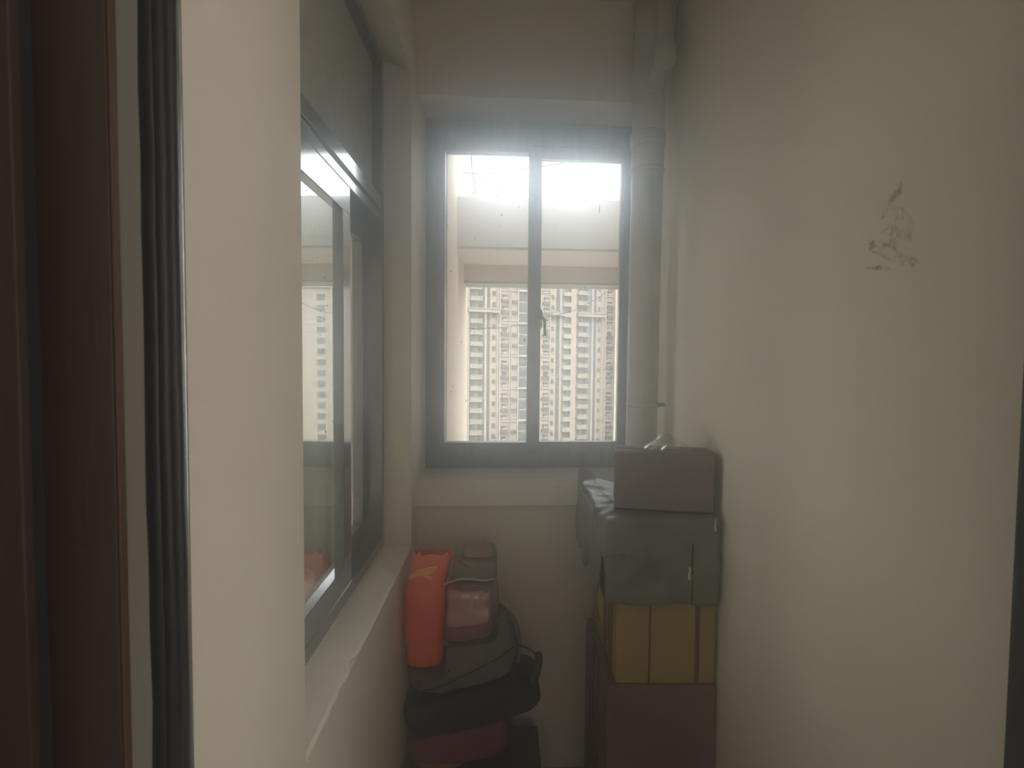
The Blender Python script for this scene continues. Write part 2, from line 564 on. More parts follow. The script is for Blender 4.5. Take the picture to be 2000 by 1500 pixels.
# ------------------------------------------------------------------ end window
win1 = empty('window_1', (0.1, fy(0.1, WIN), SILL_Z))
tag(win1, kind='structure')


def wp(px, py, off=0.0):
    return at(px, py, WIN - SK * XL + off, SK)


# measured on the plane of the sashes
gl_l, gl_r = wp(869.5, 600).x, wp(1030.5, 600).x
gr_l, gr_r = wp(1056, 600).x, wp(1209, 600).x
gl_t, gl_b = wp(950, 299).z, wp(950, 863).z
gr_t, gr_b = wp(1130, 313).z, wp(1130, 862.5).z
fr_l, fr_r = XL - .005, 0.535
fr_t, fr_b = wp(1030, 252).z + .02, SILL_Z - .003


def wbar(name, x0, x1, z0, z1, y0, y1, m='frame', bevel=.003, parent=win1):
    bm = bmesh.new()
    hexa(bm, [(x0, fy(x0, y0), z0), (x1, fy(x1, y0), z0), (x1, fy(x1, y1), z0), (x0, fy(x0, y1), z0),
              (x0, fy(x0, y0), z1), (x1, fy(x1, y0), z1), (x1, fy(x1, y1), z1), (x0, fy(x0, y1), z1)])
    if bevel:
        bmesh.ops.bevel(bm, geom=bm.edges[:], offset=bevel, segments=2, affect='EDGES')
    return link(name, bm, m, parent)


def ring(name, x0, x1, z0, z1, ix0, ix1, iz0, iz1, y0, y1, m='frame', parent=win1):
    bm = bmesh.new()
    for (a, b, c, d) in ((x0, ix0, z0, z1), (ix1, x1, z0, z1), (ix0, ix1, z0, iz0), (ix0, ix1, iz1, z1)):
        hexa(bm, [(a, fy(a, y0), c), (b, fy(b, y0), c), (b, fy(b, y1), c), (a, fy(a, y1), c),
                  (a, fy(a, y0), d), (b, fy(b, y0), d), (b, fy(b, y1), d), (a, fy(a, y1), d)])
    return link(name, bm, m, parent)


mid = (gl_r + gr_l) / 2
ring('window_frame', fr_l, fr_r, fr_b, fr_t, gl_l - .032, gr_r + .012, gl_b - .045, gl_t + .03, WIN - .012, WIN + .06)
wbar('mullion', gl_r + .004, gl_r + .022, gl_b - .045, gl_t + .03, WIN - .012, WIN + .06)
ring('casement_sash', gl_l - .032, gl_r + .004, gl_b - .045, gl_t + .03, gl_l, gl_r, gl_b, gl_t, WIN - .02, WIN + .03)
ring('casement_sash', gl_r + .022, gr_r + .012, gr_b - .045, gl_t + .03, gr_l, gr_r, gr_b, gr_t, WIN - .003, WIN + .03)
panes = []
for (a, b, c, d) in ((gl_l - .005, gl_r + .005, gl_b - .005, gl_t + .005), (gr_l - .005, gr_r + .005, gr_b - .005, gr_t + .005)):
    panes.append(wbar('glass_pane', a, b, c, d, WIN + .012, WIN + .013, 'clear', 0))
# specks of dirt dried on the two panes
SPECKS = [(947, 352, 1.6, 4), (967, 377, 1.8, 2.0), (951, 354, 1, 1), (980, 420, 1.8, 3.6), (928, 465, 1.3, 4), (962, 375, 1.4, 1.6),
          (964, 308, 1.5, 2.2), (1014, 404, 1.3, 1.8), (1023, 409, 1.2, 1.2), (874, 440, 1.4, 1.6), (880, 530, 1.4, 1.4), (919, 457, 1, 1.2),
          (966, 532, 1, 1.2), (977, 441, 1.1, 1.2), (913, 391, 1.1, 1.2), (944, 564, 1.2, 1.8), (990, 338, 1, 1), (901, 668, 1.2, 1.2),
          (884, 754, 1.2, 1.2), (880, 765, 1, 1.2), (899, 821, 1.1, 1.2), (910, 783, 1.2, 2), (872, 693, 1, 1.2), (975, 627, 1.2, 1),
          (926, 650, 1.2, 1.2), (940, 656, 1.2, 1.2), (945, 782, 1, 1), (1171, 408, 1.8, 8), (1085, 355, 1.3, 3.4), (1064, 342, 1.2, 1.2),
          (1080, 313, 1.1, 1.2), (1084, 440, 1.1, 1.2), (1178, 531, 1, 1.2), (1142, 561, 1.2, 2.2), (1152, 427, 1, 1), (1110, 756, 1.2, 1.4),
          (1158, 712, 1, 1.4), (1165, 608, 1.8, 1.4), (1022, 713, 1.4, 1.6), (1024, 664, 1.6, 3), (1023, 738, 1.2, 1.4)]
for pane, test in ((panes[0], lambda x: x < 1040), (panes[1], lambda x: x > 1040)):
    bm = bmesh.new()
    for x, y, rx, ry in SPECKS:
        if not test(x):
            continue
        c = wp(x, y, .009)
        k = WIN / F
        ringv = [bm.verts.new(c + Vector((rx * k * math.cos(t) * random.uniform(.7, 1.2), .0025, ry * k * math.sin(t) * random.uniform(.8, 1.15)))) for t in [i * math.pi / 4 for i in range(8)]]
        top = bm.verts.new(c)
        for i in range(8):
            bm.faces.new((ringv[i], ringv[(i + 1) % 8], top))
        bm.faces.new(ringv)
    s = link('dirt_specks', bm, 'speck', pane)
    s['kind'] = 'stuff'
# espagnolette handle on the left casement's closing stile
hd = empty('handle', (0, 0, 0)); hd.parent = win1
hd.matrix_parent_inverse = Matrix.Identity(4)
bm = bmesh.new()
outl = [(1044, 602), (1055, 601), (1059, 606), (1059, 640), (1055, 644), (1044, 643)]
pf = [bm.verts.new(wp(x, y, -.034)) for x, y in outl]
pb = [bm.verts.new(wp(x, y, -.015)) for x, y in outl]
bm.faces.new(pf); bm.faces.new(pb[::-1])
for i in range(6):
    bm.faces.new((pf[i], pb[i], pb[(i + 1) % 6], pf[(i + 1) % 6]))
bmesh.ops.bevel(bm, geom=bm.edges[:], offset=.002, segments=2, affect='EDGES')
COL.objects.unlink(hd); bpy.data.objects.remove(hd)
handle = link('handle', bm, 'handle', win1)
bm = bmesh.new()
tube(bm, spline([wp(1053, 621, -.03), wp(1054, 620, -.055), wp(1060, 620, -.065), wp(1063.5, 627, -.066), wp(1064, 640, -.062), wp(1064, 656, -.06)], 6),
     [.006] * 12 + [.0062] * 12 + [.0058] * 7, 10)
link('handle_lever', bm, 'handle', handle, True)

# ------------------------------------------------------------------ side window in the left wall
win2 = empty('window_2', (-.42, 1.37, SILL_L))
tag(win2, kind='structure')
XG = -0.40
YA, YB = YN - .06, YF                          # frame span along the wall
ZT = 1.897                                     # top of the transom


def sbar(name, y0, y1, z0, z1, x0, x1, m='frame2', parent=win2, bevel=.002):
    bm = bmesh.new()
    bbox(bm, (min(x0, x1), y0, z0), (max(x0, x1), y1, z1), bevel, 2)
    return link(name, bm, m, parent)


bm = bmesh.new()
bbox(bm, (XG - .09, YA, SILL_L - .001), (XG, YB, .786), .002)
bbox(bm, (XG - .09, YA, 2.315), (XG, YB, 2.40), .002)
bbox(bm, (XG - .09, YB - .035, .786), (XG, YB, 2.315), .002)
bbox(bm, (XG - .09, YA, .786), (XG, YA + .03, 2.315), .002)
link('window_frame', bm, 'frame2', win2)
bm = bmesh.new()
bbox(bm, (XG - .09, YA + .03, 1.855), (XG - .001, YB - .035, ZT), .002)
bbox(bm, (XG - .09, YA + .03, 1.842), (XG - .012, YB - .035, 1.855), .0)
bbox(bm, (XG - .09, YA + .03, 1.815), (XG - .002, YB - .035, 1.842), .002)
link('transom', bm, 'frame2', win2)
sbar('glass_pane', YA + .03, YB - .035, ZT, 2.315, XG - .03, XG - .035, 'upper_pane', bevel=0)


def sash(y0, y1, xf, sw, gm):
    bm = bmesh.new()
    z0, z1 = .788, 1.814
    bbox(bm, (xf - .032, y0, z0), (xf, y1, z0 + .06), .002)
    bbox(bm, (xf - .032, y0, z1 - .07), (xf, y1, z1), .002)
    bbox(bm, (xf - .032, y0, z0 + .06), (xf, y0 + sw, z1 - .07), .002)
    bbox(bm, (xf - .032, y1 - sw, z0 + .06), (xf, y1, z1 - .07), .002)
    s = link('sliding_sash', bm, 'frame2', win2)
    bm = bmesh.new()
    bbox(bm, (xf - .018, y0 + sw - .004, z0 + .056), (xf - .013, y1 - sw + .004, z1 - .066))
    g = link('glass_pane', bm, gm, s)
    return s, g


s1, g1 = sash(YA + .03, 1.474, XG - .001, .066, 'mirror')
s2, g2 = sash(1.42, YB - .035, XG - .05, .05, 'dark_pane')


def on_glass(px, py, x):
    d = ray(px, py)
    t = x / d.x
    return ORG + d * t


bm = bmesh.new()
for x, y, rx, ry in [(634, 576, 1, 2), (641, 545, 1, 2), (634, 541, 1.2, 3), (639, 597, 1.3, 3.2), (627, 608, 1, 1.4), (625, 613, 1, 1), (639, 612, 1, 1),
                     (648, 665, 1, 1.4), (632, 685, 1, 1.4), (638, 702, 1, 1.2), (629, 772, 1.3, 2), (650, 822, 1.2, 2.6), (636, 843, 1.5, 4.5),
                     (613, 505, 1, 1.4), (621, 504, 1, 1.8), (644, 500, 1, 2), (610, 508, 1, 1), (616, 422, 1.2, 1.2), (624, 443, 1.1, 1.2), (615, 449, 1.4, 1.2),
                     (596, 537, 1, 1.2), (614, 526, 1, 1.2), (592, 498, 1, 1.2)]:
    c = on_glass(x, y, XG - .0138)
    k = c.y / F
    ringv = [bm.verts.new(c + Vector((-.001, rx * k * 3.0 * math.cos(t), ry * k * math.sin(t)))) for t in [i * math.pi / 4 for i in range(8)]]
    top = bm.verts.new(c + Vector((.0008, 0, 0)))
    for i in range(8):
        bm.faces.new((ringv[i], ringv[(i + 1) % 8], top))
    bm.faces.new(ringv)
sp = link('dirt_specks', bm, 'speck', g1)
sp['kind'] = 'stuff'
# room on the other side of that window, its walls coloured dark
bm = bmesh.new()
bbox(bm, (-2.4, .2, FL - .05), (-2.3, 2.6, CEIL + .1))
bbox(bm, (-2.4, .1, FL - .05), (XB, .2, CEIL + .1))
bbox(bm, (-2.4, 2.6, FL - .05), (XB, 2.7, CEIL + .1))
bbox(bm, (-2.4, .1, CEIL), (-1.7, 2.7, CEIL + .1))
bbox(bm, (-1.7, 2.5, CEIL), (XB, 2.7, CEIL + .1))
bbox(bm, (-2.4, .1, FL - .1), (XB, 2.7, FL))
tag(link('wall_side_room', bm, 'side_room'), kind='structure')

# ------------------------------------------------------------------ doorway the picture is taken through
door = empty('door_1', (0, .5, 0))
tag(door, kind='structure')


def xat(px, Y):
    return at(px, 750, Y).x


H = 2.25
bm = bmesh.new()
bbox(bm, (-.62, .364, FL), (xat(38, .364), .372, H), .001)
link('door_leaf', bm, 'wood', door)
bm = bmesh.new()
bbox(bm, (xat(30, .375), .372, FL), (xat(80, .40), .40, H), 0)
link('door_gap', bm, 'dark', door)
bm = bmesh.new()
bbox(bm, (xat(76, .41), .396, FL), (xat(222, .396), .402, H), .001)
link('casing', bm, 'wood', door)
bm = bmesh.new()
bbox(bm, (xat(222, .396) + .0003, .396, FL), (xat(230, .396), .403, H), .001)
link('casing_edge', bm, 'wood_edge', door)
bm = bmesh.new()
bbox(bm, (xat(235, .50) - .04, .485, FL), (xat(289, .485), .4875, H), .0005)
link('jamb_strip', bm, 'jamb_grey', door)
# the black seal: three ribs side by side, slightly wavy
for i, (px, r, yy) in enumerate(((303, .0085, .492), (322, .0075, .494), (342, .0062, .498))):
    bm = bmesh.new()
    pts = []
    for k in range(41):
        z = FL + (H - FL) * k / 40
        w = .0016 * noise.noise(Vector((z * 5, i * 9.1, 0))) + .0009 * noise.noise(Vector((z * 17, i * 5.1, 3)))
        pts.append((xat(px, yy) + w, yy + .5 * w, z))
    tube(bm, pts, r, 12)
    link('rubber_seal', bm, 'rubber', door, True)
bm = bmesh.new()
bbox(bm, (xat(290, .50), .50, FL), (xat(354, .525), .525, H), .001)
link('seal_channel', bm, 'rubber', door)
bm = bmesh.new()
bbox(bm, (xat(349, .53), .5255, FL), (xat(361, .54), .543, H), .001)
link('metal_edge', bm, 'metal', door)
# right jamb
bm = bmesh.new()
bbox(bm, (xat(2037, .56), .50, FL), (xat(2037, .56) + .06, .585, H), .006)
link('jamb', bm, 'dark', door)
bm = bmesh.new()
bbox(bm, (xat(2002, .60), .586, FL), (XR + .05, .604, H), .003)
link('jamb_strip', bm, 'rubber', door)
# wall around the doorway and the room the camera stands in
bm = bmesh.new()
bbox(bm, (-1.7, .42, FL), (xat(235, .50) - .04, .545, CEIL))
bbox(bm, (xat(2037, .56) + .06, .42, FL), (1.9, .605, CEIL))
bbox(bm, (xat(235, .50) - .04, .42, H), (xat(2037, .56) + .06, .545, CEIL))
tag(link('wall_doorway', bm, 'plaster'), kind='structure')
bm = bmesh.new()
bbox(bm, (-1.8, -2.6, FL), (-1.7, .545, CEIL))
bbox(bm, (1.9, -2.6, FL), (2.0, .605, CEIL))
bbox(bm, (-1.8, -2.7, FL), (2.0, -2.6, CEIL))
tag(link('wall_rear', bm, 'plaster'), kind='structure')

# ------------------------------------------------------------------ drain pipe in the corner
PY = 1.93
pipe = empty('drain_pipe', (at(1255, 1200, PY).x, PY, FL))
tag(pipe, 'thick dusty white drain pipe with a forked top, standing floor to ceiling beside the window', 'pipe')


def pp(px, py, dy=0.0):
    return at(px, py, PY + dy)


PR = .0525
p_top, p_bot = pp(1272, 0), pp(1251, 900)
dirv = (p_bot - p_top) / (p_bot.z - p_top.z)
ax = lambda z: p_top + dirv * (z - p_top.z)
zz = lambda y: pp(1260, y).z
bm = bmesh.new()
tube(bm, [ax(FL), ax(zz(1000)), ax(zz(500)), ax(zz(230))], PR, 32)
tube(bm, [ax(zz(230) - .01), ax(zz(150)), ax(zz(60)), ax(CEIL)], PR * .96, 32)
link('pipe_shaft', bm, 'pvc', pipe, True)


def collar(y0, y1, r, name='coupling'):
    bm = bmesh.new()
    z0, z1 = zz(y1), zz(y0)
    e = min(.006, (z1 - z0) * .3)
    tube(bm, [ax(z0), ax(z0 + .001), ax(z0 + e), ax(z1 - e), ax(z1 - .001), ax(z1)], [PR * .9, r - .003, r, r, r - .003, PR * .9], 32)
    o = link(name, bm, 'pvc_ring', pipe, True)
    return o


collar(262, 288, PR + .0075)
collar(288, 331, PR + .002)
collar(331, 341, PR + .0055)
collar(136, 172, PR + .003)
collar(195, 262, PR + .0015)
collar(703, 709, PR + .0012)
# side branch with its elbow
bm = bmesh.new()
br = .031
tube(bm, spline([Vector((pp(1297, -40, -.02).x, PY - .03, CEIL)), pp(1297.5, 40, -.03), pp(1298, 95, -.045)], 6), br, 24)
link('branch_pipe', bm, 'pvc', pipe, True)
bm = bmesh.new()
tube(bm, spline([pp(1298, 92, -.045), pp(1299, 112, -.055), pp(1293, 132, -.05), pp(1280, 152, -.03), pp(1262, 190, .0)], 6), [br + .004] * 10 + [br + .002] * 15, 24)
link('elbow', bm, 'pvc_ring', pipe, True)
bm = bmesh.new()
tube(bm, [pp(1299, 112, -.03), pp(1300, 114, -.10), pp(1300, 114, -.1005), pp(1300, 114, -.112), pp(1300, 114, -.114)], [br * .9, br * .9, br * 1.02, br * 1.02, br * .92], 28)
link('elbow_cap', bm, 'pvc', pipe, True)
cl = collar(786, 795, PR + .0022, 'clamp')
bm = bmesh.new()
a, b = pp(1284, 790, -.02), pp(1299, 790, -.02)
tube(bm, [a, b], .0035, 8)
bbox(bm, (b.x - .010, b.y - .006, b.z - .007), (b.x - .004, b.y + .006, b.z + .007))
hexa(bm, [(a.x - .006, a.y - .002, a.z - .010), (b.x - .012, a.y - .002, a.z - .005), (b.x - .012, a.y + .002, a.z - .005), (a.x - .006, a.y + .002, a.z - .01),
          (a.x - .006, a.y - .002, a.z + .010), (b.x - .012, a.y - .002, a.z + .005), (b.x - .012, a.y + .002, a.z + .005), (a.x - .006, a.y + .002, a.z + .01)])
link('clamp_bolt', bm, 'rust', cl)

# ------------------------------------------------------------------ stack of packages on the right
BXR = XR - .006
YB1 = 1.47                                     # front of the stack
Z_GT = 0.968                                   # top of the grey parcel
Z_YT, Z_YB = 1.38 - .646, 1.38 - .872


def carton(name, label, a, b, m, bevel=.006):
    e = empty(name, ((a[0] + b[0]) / 2, (a[1] + b[1]) / 2, a[2]))
    tag(e, label, 'box')
    bm = bmesh.new()
    bbox(bm, a, b, bevel, 3)
    bmesh.ops.subdivide_edges(bm, edges=[e_ for e_ in bm.edges if e_.calc_length() > .1], cuts=5, use_grid_fill=True)
    c = (Vector(a) + Vector(b)) / 2
    for v in bm.verts:
        n_ = noise.noise(v.co * 8 + Vector((a[2] * 31, 0, 0)))
        d = (v.co - c)
        v.co += Vector((d.x, d.y, 0)).normalized() * n_ * .0022
    link('carton_body', bm, m, e, True if False else False)
    return e


xl_y = at(1202, 1350, YB1).x
base = carton('carton', 'maroon brown carton at the bottom of the right stack, under the yellow carton', (xl_y - .022, YB1 - .008, FL), (BXR, 1.862, Z_YB), 'maroon')
for yy in (1.60, 1.68):
    box('strap', (xl_y - .0255, yy, .02), (xl_y - .0215, yy + .014, Z_YB + .001), 'strap', base)
# pale label tab on the carton's side
p = Vector((xl_y - .024, 1.66, 1.38 - .96))
bm = bmesh.new(); hexa(bm, [(p.x - .002, 1.60, p.z - .06), (p.x, 1.60, p.z - .06), (p.x, 1.66, p.z - .05), (p.x - .002, 1.66, p.z - .05),
                            (p.x - .002, 1.60, p.z + .0), (p.x, 1.60, p.z + .0), (p.x, 1.655, p.z + .03), (p.x - .002, 1.655, p.z + .03)])
tag(link('paper_tab', bm, 'carton', base), label='pale paper tab')

yel = carton('carton', 'mustard yellow carton with maroon straps, in the middle of the right stack', (xl_y, YB1, Z_YB + .001), (BXR - .003, 1.862, Z_YT - .002), 'yellow', .008)
for px, w in ((1268, .0022), (1361, .0058)):
    x = xat(px, YB1) if False else at(px, 1270, YB1).x
    box('strap', (x - w, YB1 - .0035, Z_YB + .003), (x + w, YB1 + .001, Z_YT - .004), 'strap', yel, .0008)
for yy, w in ((1.535, .009), (1.575, .006), (1.625, .011)):
    box('strap', (xl_y - .0035, yy - w, Z_YB + .003), (xl_y + .001, yy + w, Z_YT - .004), 'strap', yel, .0008)
bm = bmesh.new()
xs = xl_y - .005
hexa(bm, [(xs, 1.66, Z_YB + .07), (xs + .004, 1.66, Z_YB + .07), (xs + .004, 1.855, Z_YB + .14), (xs, 1.855, Z_YB + .14),
          (xs, 1.69, Z_YT - .03), (xs + .004, 1.69, Z_YT - .03), (xs + .004, 1.855, Z_YT - .003), (xs, 1.855, Z_YT - .003)])
tag(link('side_flap', bm, 'yellow2', yel), label='brighter yellow side flap')

# grey plastic-wrapped parcel
xl_g = at(1183, 1100, YB1 - .02).x
gp = empty('parcel', ((xl_g + BXR) / 2, 1.72, Z_YT))
tag(gp, 'crumpled grey plastic-wrapped parcel lying on the yellow carton', 'parcel')
gx0, gx1, gy0, gy1 = xl_g, BXR - .002, YB1 - .022, 1.965
bm = bmesh.new()
gz = Z_GT - Z_YT


def gshape(q):
    # back left corner of the wrapping stands up like an ear, front edge sags
    u = (q.x / (gx1 - gx0) + .5); v = (q.y / (gy1 - gy0) + .5); w = q.z / gz + .5
    if w > .6:
        q.z += .050 * max(0, 1 - u * 5) * max(0, (v - .86) / .14) * (w - .6) / .4
        q.z -= .020 * max(0, 1 - v * 6) * max(0, 1 - u * 3)
        q.x -= .006 * max(0, 1 - u * 3)
    if w < .45:
        q.x += .012 * max(0, 1 - u * 4) * (.45 - w)
    return q


lump(bm, (gx1 - gx0, gy1 - gy0, gz), (44, 60, 34), 26, .0085, 11, 3.3, gshape)
for v in bm.verts:
    c_ = v.co
    fold_ = (1 - abs(noise.noise(Vector((c_.x * 26 + c_.y * 9, c_.y * 16, c_.z * 20)))) * 3) * .0042 + noise.noise(c_ * 55) * .0025
    side_ = max(0, min(1, (-.06 - c_.x) / .06))
    v.co += Vector((-.4, -.35, 1 if c_.z > 0 else .2)) * fold_ * (.35 + .65 * side_)
for v in bm.verts:
    v.co.x = min(v.co.x, (gx1 - gx0) / 2)
    v.co.z = min(v.co.z, gz / 2 + (.05 if v.co.x < -.11 else .0015))
    v.co.z = max(v.co.z, -gz / 2)
    if v.co.x > -.06:
        v.co.y = min(v.co.y, 1.868 - (gy0 + gy1) / 2)
    elif v.co.x > -.12:
        v.co.y = min(v.co.y, 1.868 + (-.06 - v.co.x) * 1.6 - (gy0 + gy1) / 2)
xform(bm, ((gx0 + gx1) / 2, (gy0 + gy1) / 2, Z_YT + gz / 2))
link('wrapped_body', bm, 'polybag', gp, True)
# a hanging fold of the wrap along the left side and a fold line down the front
bm = bmesh.new()
rows = []
for i in range(25):
    t = i / 24
    y = gy0 + .02 + (gy1 - gy0 - .03) * t
    drop = .07 + .05 * noise.noise(Vector((y * 13, 2, 2))) + .03 * math.sin(t * 9)
    r_ = []
    for k in range(7):
        s = k / 6
        wob = .009 * noise.noise(Vector((y * 26, s * 3, 5)))
        r_.append(bm.verts.new((gx0 - .006 - .010 * s + wob * (.4 + s), y, Z_GT - .02 - (gz - .03) * s * (.9 + .4 * noise.noise(Vector((y * 9, 7, 1)))))))
    rows.append(r_)
for a, b in zip(rows, rows[1:]):
    for k in range(6):
        bm.faces.new((a[k], a[k + 1], b[k + 1], b[k]))
o = link('loose_wrap', bm, 'polybag', gp, True)
md = o.modifiers.new('thick', 'SOLIDIFY'); md.thickness = .0012
xt = at(1347, 1110, YB1 - .02).x
box('front_seam', (xt + .004, gy0 - .0045, Z_YT + .004), (xt + .0075, gy0 + .006, Z_GT - .06), 'black_fabric', gp, .0008)
bm = bmesh.new()
def quadstrip(bm, pts, w, y):
    prev = None
    for i, (px, py) in enumerate(pts):
        p = at(px, py, y)
        a = bm.verts.new(p + Vector((-w, random.uniform(-.001, .001), 0))); b = bm.verts.new(p + Vector((w, random.uniform(-.001, .001), 0)))
        if prev:
            bm.faces.new((prev[0], prev[1], b, a))
        prev = (a, b)
quadstrip(bm, [(1346, 1107), (1347.5, 1115), (1345, 1124), (1346.5, 1132)], .0026, gy0 - .007)
o = link('tape', bm, 'tape', gp)
tag(o, label='shiny scrap of tape')
o.modifiers.new('thick', 'SOLIDIFY').thickness = .001
bm = bmesh.new()
quadstrip(bm, [(1327, 1106), (1334, 1106), (1341, 1109), (1346, 1107)], .0018, gy0 - .008)
quadstrip(bm, [(1355, 1103), (1361, 1106), (1364, 1109)], .0018, gy0 - .008)
o = link('tape', bm, 'film', gp)
o.modifiers.new('thick', 'SOLIDIFY').thickness = .001

# top carton, covered with a crumpled clear film
TROT = R(-10.5)
pl_, pr_ = at(1199, 950, 1.515), at(1395, 950, 1.466)
TW_ = (pr_ - pl_).xy.length
TDEP = .135
tz0 = Z_GT + .006
tz1 = at(1200, 882, 1.515).z
top = empty('carton', (pl_.x, pl_.y, tz0), TROT)
tag(top, 'plain grey brown carton on top of the right stack, with clear film over it', 'box')
tx0, tx1, TY0, TY1 = 0.0, TW_, 0.0, TDEP
tz1 -= tz0
bm = bmesh.new()
bbox(bm, (tx0, TY0, 0), (tx1, TY1, tz1), .005, 3)
bmesh.ops.subdivide_edges(bm, edges=[e_ for e_ in bm.edges if e_.calc_length() > .1], cuts=5, use_grid_fill=True)
for v in bm.verts:
    v.co.y += .002 * noise.noise(v.co * 9)
    v.co.x += .002 * noise.noise(v.co * 9 + Vector((5, 0, 0)))
link('carton_body', bm, 'carton', top, local=True)
bm = bmesh.new(); bbox(bm, (tx0 + .006, TY0 + .066, tz1 - .0005), (tx1 - .006, TY0 + .069, tz1 + .0012)); link('flap_seam', bm, 'charcoal', top, local=True)
bm = bmesh.new()
film_pts = []
for i in range(13):
    t = i / 12
    r_ = []
    for k in range(9):
        s = k / 8
        x = tx0 + .04 + (tx1 - tx0 - .09) * t
        y = TY0 + .015 + (TY1 - TY0 - .03) * s
        h = .004 + .042 * math.exp(-((t - .62) / .22) ** 2) * math.exp(-((s - .55) / .3) ** 2)
        h += .012 * noise.noise(Vector((x * 40, y * 40, 3))) * (1 if 0 < i < 12 and 0 < k < 8 else .2) + .005 * abs(noise.noise(Vector((x * 90, y * 90, 5))))
        r_.append(bm.verts.new((x, y, tz1 + max(.0015, h))))
    film_pts.append(r_)
for a, b in zip(film_pts, film_pts[1:]):
    for k in range(8):
        bm.faces.new((a[k], a[k + 1], b[k + 1], b[k]))
o = link('plastic_film', bm, 'film', top, local=True)
tag(o, label='clear crumpled plastic film')
bm = bmesh.new()
rows = []
for i in range(8):
    t = i / 7
    z = tz1 + .012 - .085 * t
    r_ = []
    for k in range(5):
        s = k / 4
        r_.append(bm.verts.new((tx0 - .006 - .022 * s * (1 - abs(t - .5)) + .006 * noise.noise(Vector((z * 60, s * 3, 1))), TY0 + .03 + .06 * s + .01 * noise.noise(Vector((z * 40, s * 2, 8))), z)))
    rows.append(r_)
for a, b in zip(rows, rows[1:]):
    for k in range(4):
        bm.faces.new((a[k], a[k + 1], b[k + 1], b[k]))
link('plastic_film', bm, 'film', top, local=True)
bm = bmesh.new()
quadstrip(bm, [(1397, 1013), (1398, 1022), (1396.5, 1030), (1398, 1038)], .0022, gy0 - .006)
o = link('tape', bm, 'tape', gp)
tag(o, label='shiny scrap of tape')
o.modifiers.new('thick', 'SOLIDIFY').thickness = .001

# ------------------------------------------------------------------ heap of bags and cloth on the left
PYD = 1.68


def hp(px, py, dy=0.0):
    return at(px, py, PYD + dy)


def zline(x1, y1, x2, y2):
    a, b = hp(x1, y1), hp(x2, y2)
    return lambda x: a.z + (b.z - a.z) * (x - a.x) / (b.x - a.x)


HX = lambda px: hp(px, 1250).x
L_OB = zline(790, 1388, 1010, 1318)             # backpack over black bag
L_BM = zline(790, 1456, 1000, 1402)             # black bag over magenta bundle
L_MC = zline(790, 1491, 1000, 1491)             # magenta bundle over what lies below
L_TO = zline(868, 1264, 968, 1249)              # towels over backpack


def over_olive(x):
    if x < HX(872):
        return hp(820, 1323).z
    if x < HX(972):
        return L_TO(x) - .002
    return 9


def soft(name, label, cat, part, m, px0, px1, py0, py1, depth, dy=0.0, rot=0.0, seg=(22, 14, 14), power=4, amp=.006, freq=14, seed=1.0, shape=None, rotx=0.0, zmin=None, zmax=None, xmin=None):
    a, b = hp(px0, py1, dy), hp(px1, py0, dy)
    c = (a + b) / 2
    e = empty(name, (c.x, PYD + dy + depth / 2, a.z))
    tag(e, label, cat)
    bm = bmesh.new()
    lump(bm, (b.x - a.x, depth, b.z - a.z), seg, power, amp, freq, seed, shape)
    xform(bm, (c.x, PYD + dy + depth / 2, c.z), (rotx, R(rot), 0))
    for v in bm.verts:
        v.co.x = max(v.co.x, XL + .004)
        v.co.y = min(v.co.y, 1.89)
        v.co.z = max(v.co.z, FL + .002)
        if xmin is not None:
            v.co.x = max(v.co.x, xmin)
        if zmin:
            v.co.z = max(v.co.z, zmin(v.co.x) + .0015)
        if zmax:
            v.co.z = min(v.co.z, zmax(v.co.x) - .0015)
    link(part, bm, m, e, True)
    return e


# lowest: charcoal carton on the floor
bx = hp(1058, 1480).x
low = carton('carton', 'dark charcoal carton on the floor under the heap of bags', (XL + .006, PYD + .0, FL), (bx, 1.885, hp(1000, 1501).z), 'charcoal')
zc = hp(1000, 1501).z
soft('cloth_bundle', 'mustard cloth bundle at the very bottom of the heap', 'cloth', 'folded_cloth', 'mustard', 806, 908, 1486, 1506, .14, 0, 0, amp=.003, seed=8, zmax=L_MC, zmin=lambda x: zc)
# magenta bundle
soft('cloth_bundle', 'dark magenta cloth bundle under the black bag', 'cloth', 'folded_cloth', 'magenta', 792, 997, 1428, 1500, .18, 0, -12, amp=.006, seed=5.5, power=5, zmin=L_MC, zmax=L_BM)
# black bag
blk = soft('travel_bag', 'floppy black fabric bag with upright strap ends, under the olive backpack', 'bag', 'bag_body', 'black_fabric', 782, 1056, 1346, 1436, .2, -.005, -13, (30, 16, 16), 4, .008, 12, 2.2, zmin=L_BM, zmax=L_OB)
bm = bmesh.new()
tube(bm, spline([hp(1040, 1335, .03), hp(1046, 1310, .03), hp(1051, 1284, .03), hp(1053, 1283, .05), hp(1049, 1320, .07)], 5), [.012, .0125, .012, .011, .010] * 4 + [.008], 8)
link('strap', bm, 'black_fabric', blk, True)
bm = bmesh.new()
tube(bm, spline([hp(1005, 1330, .0), hp(1003, 1308, -.005), hp(1008, 1298, .0), hp(1018, 1312, .01), hp(1030, 1318, .02), hp(1042, 1300, .03)], 5), .006, 8)
link('strap', bm, 'black_fabric', blk, True)
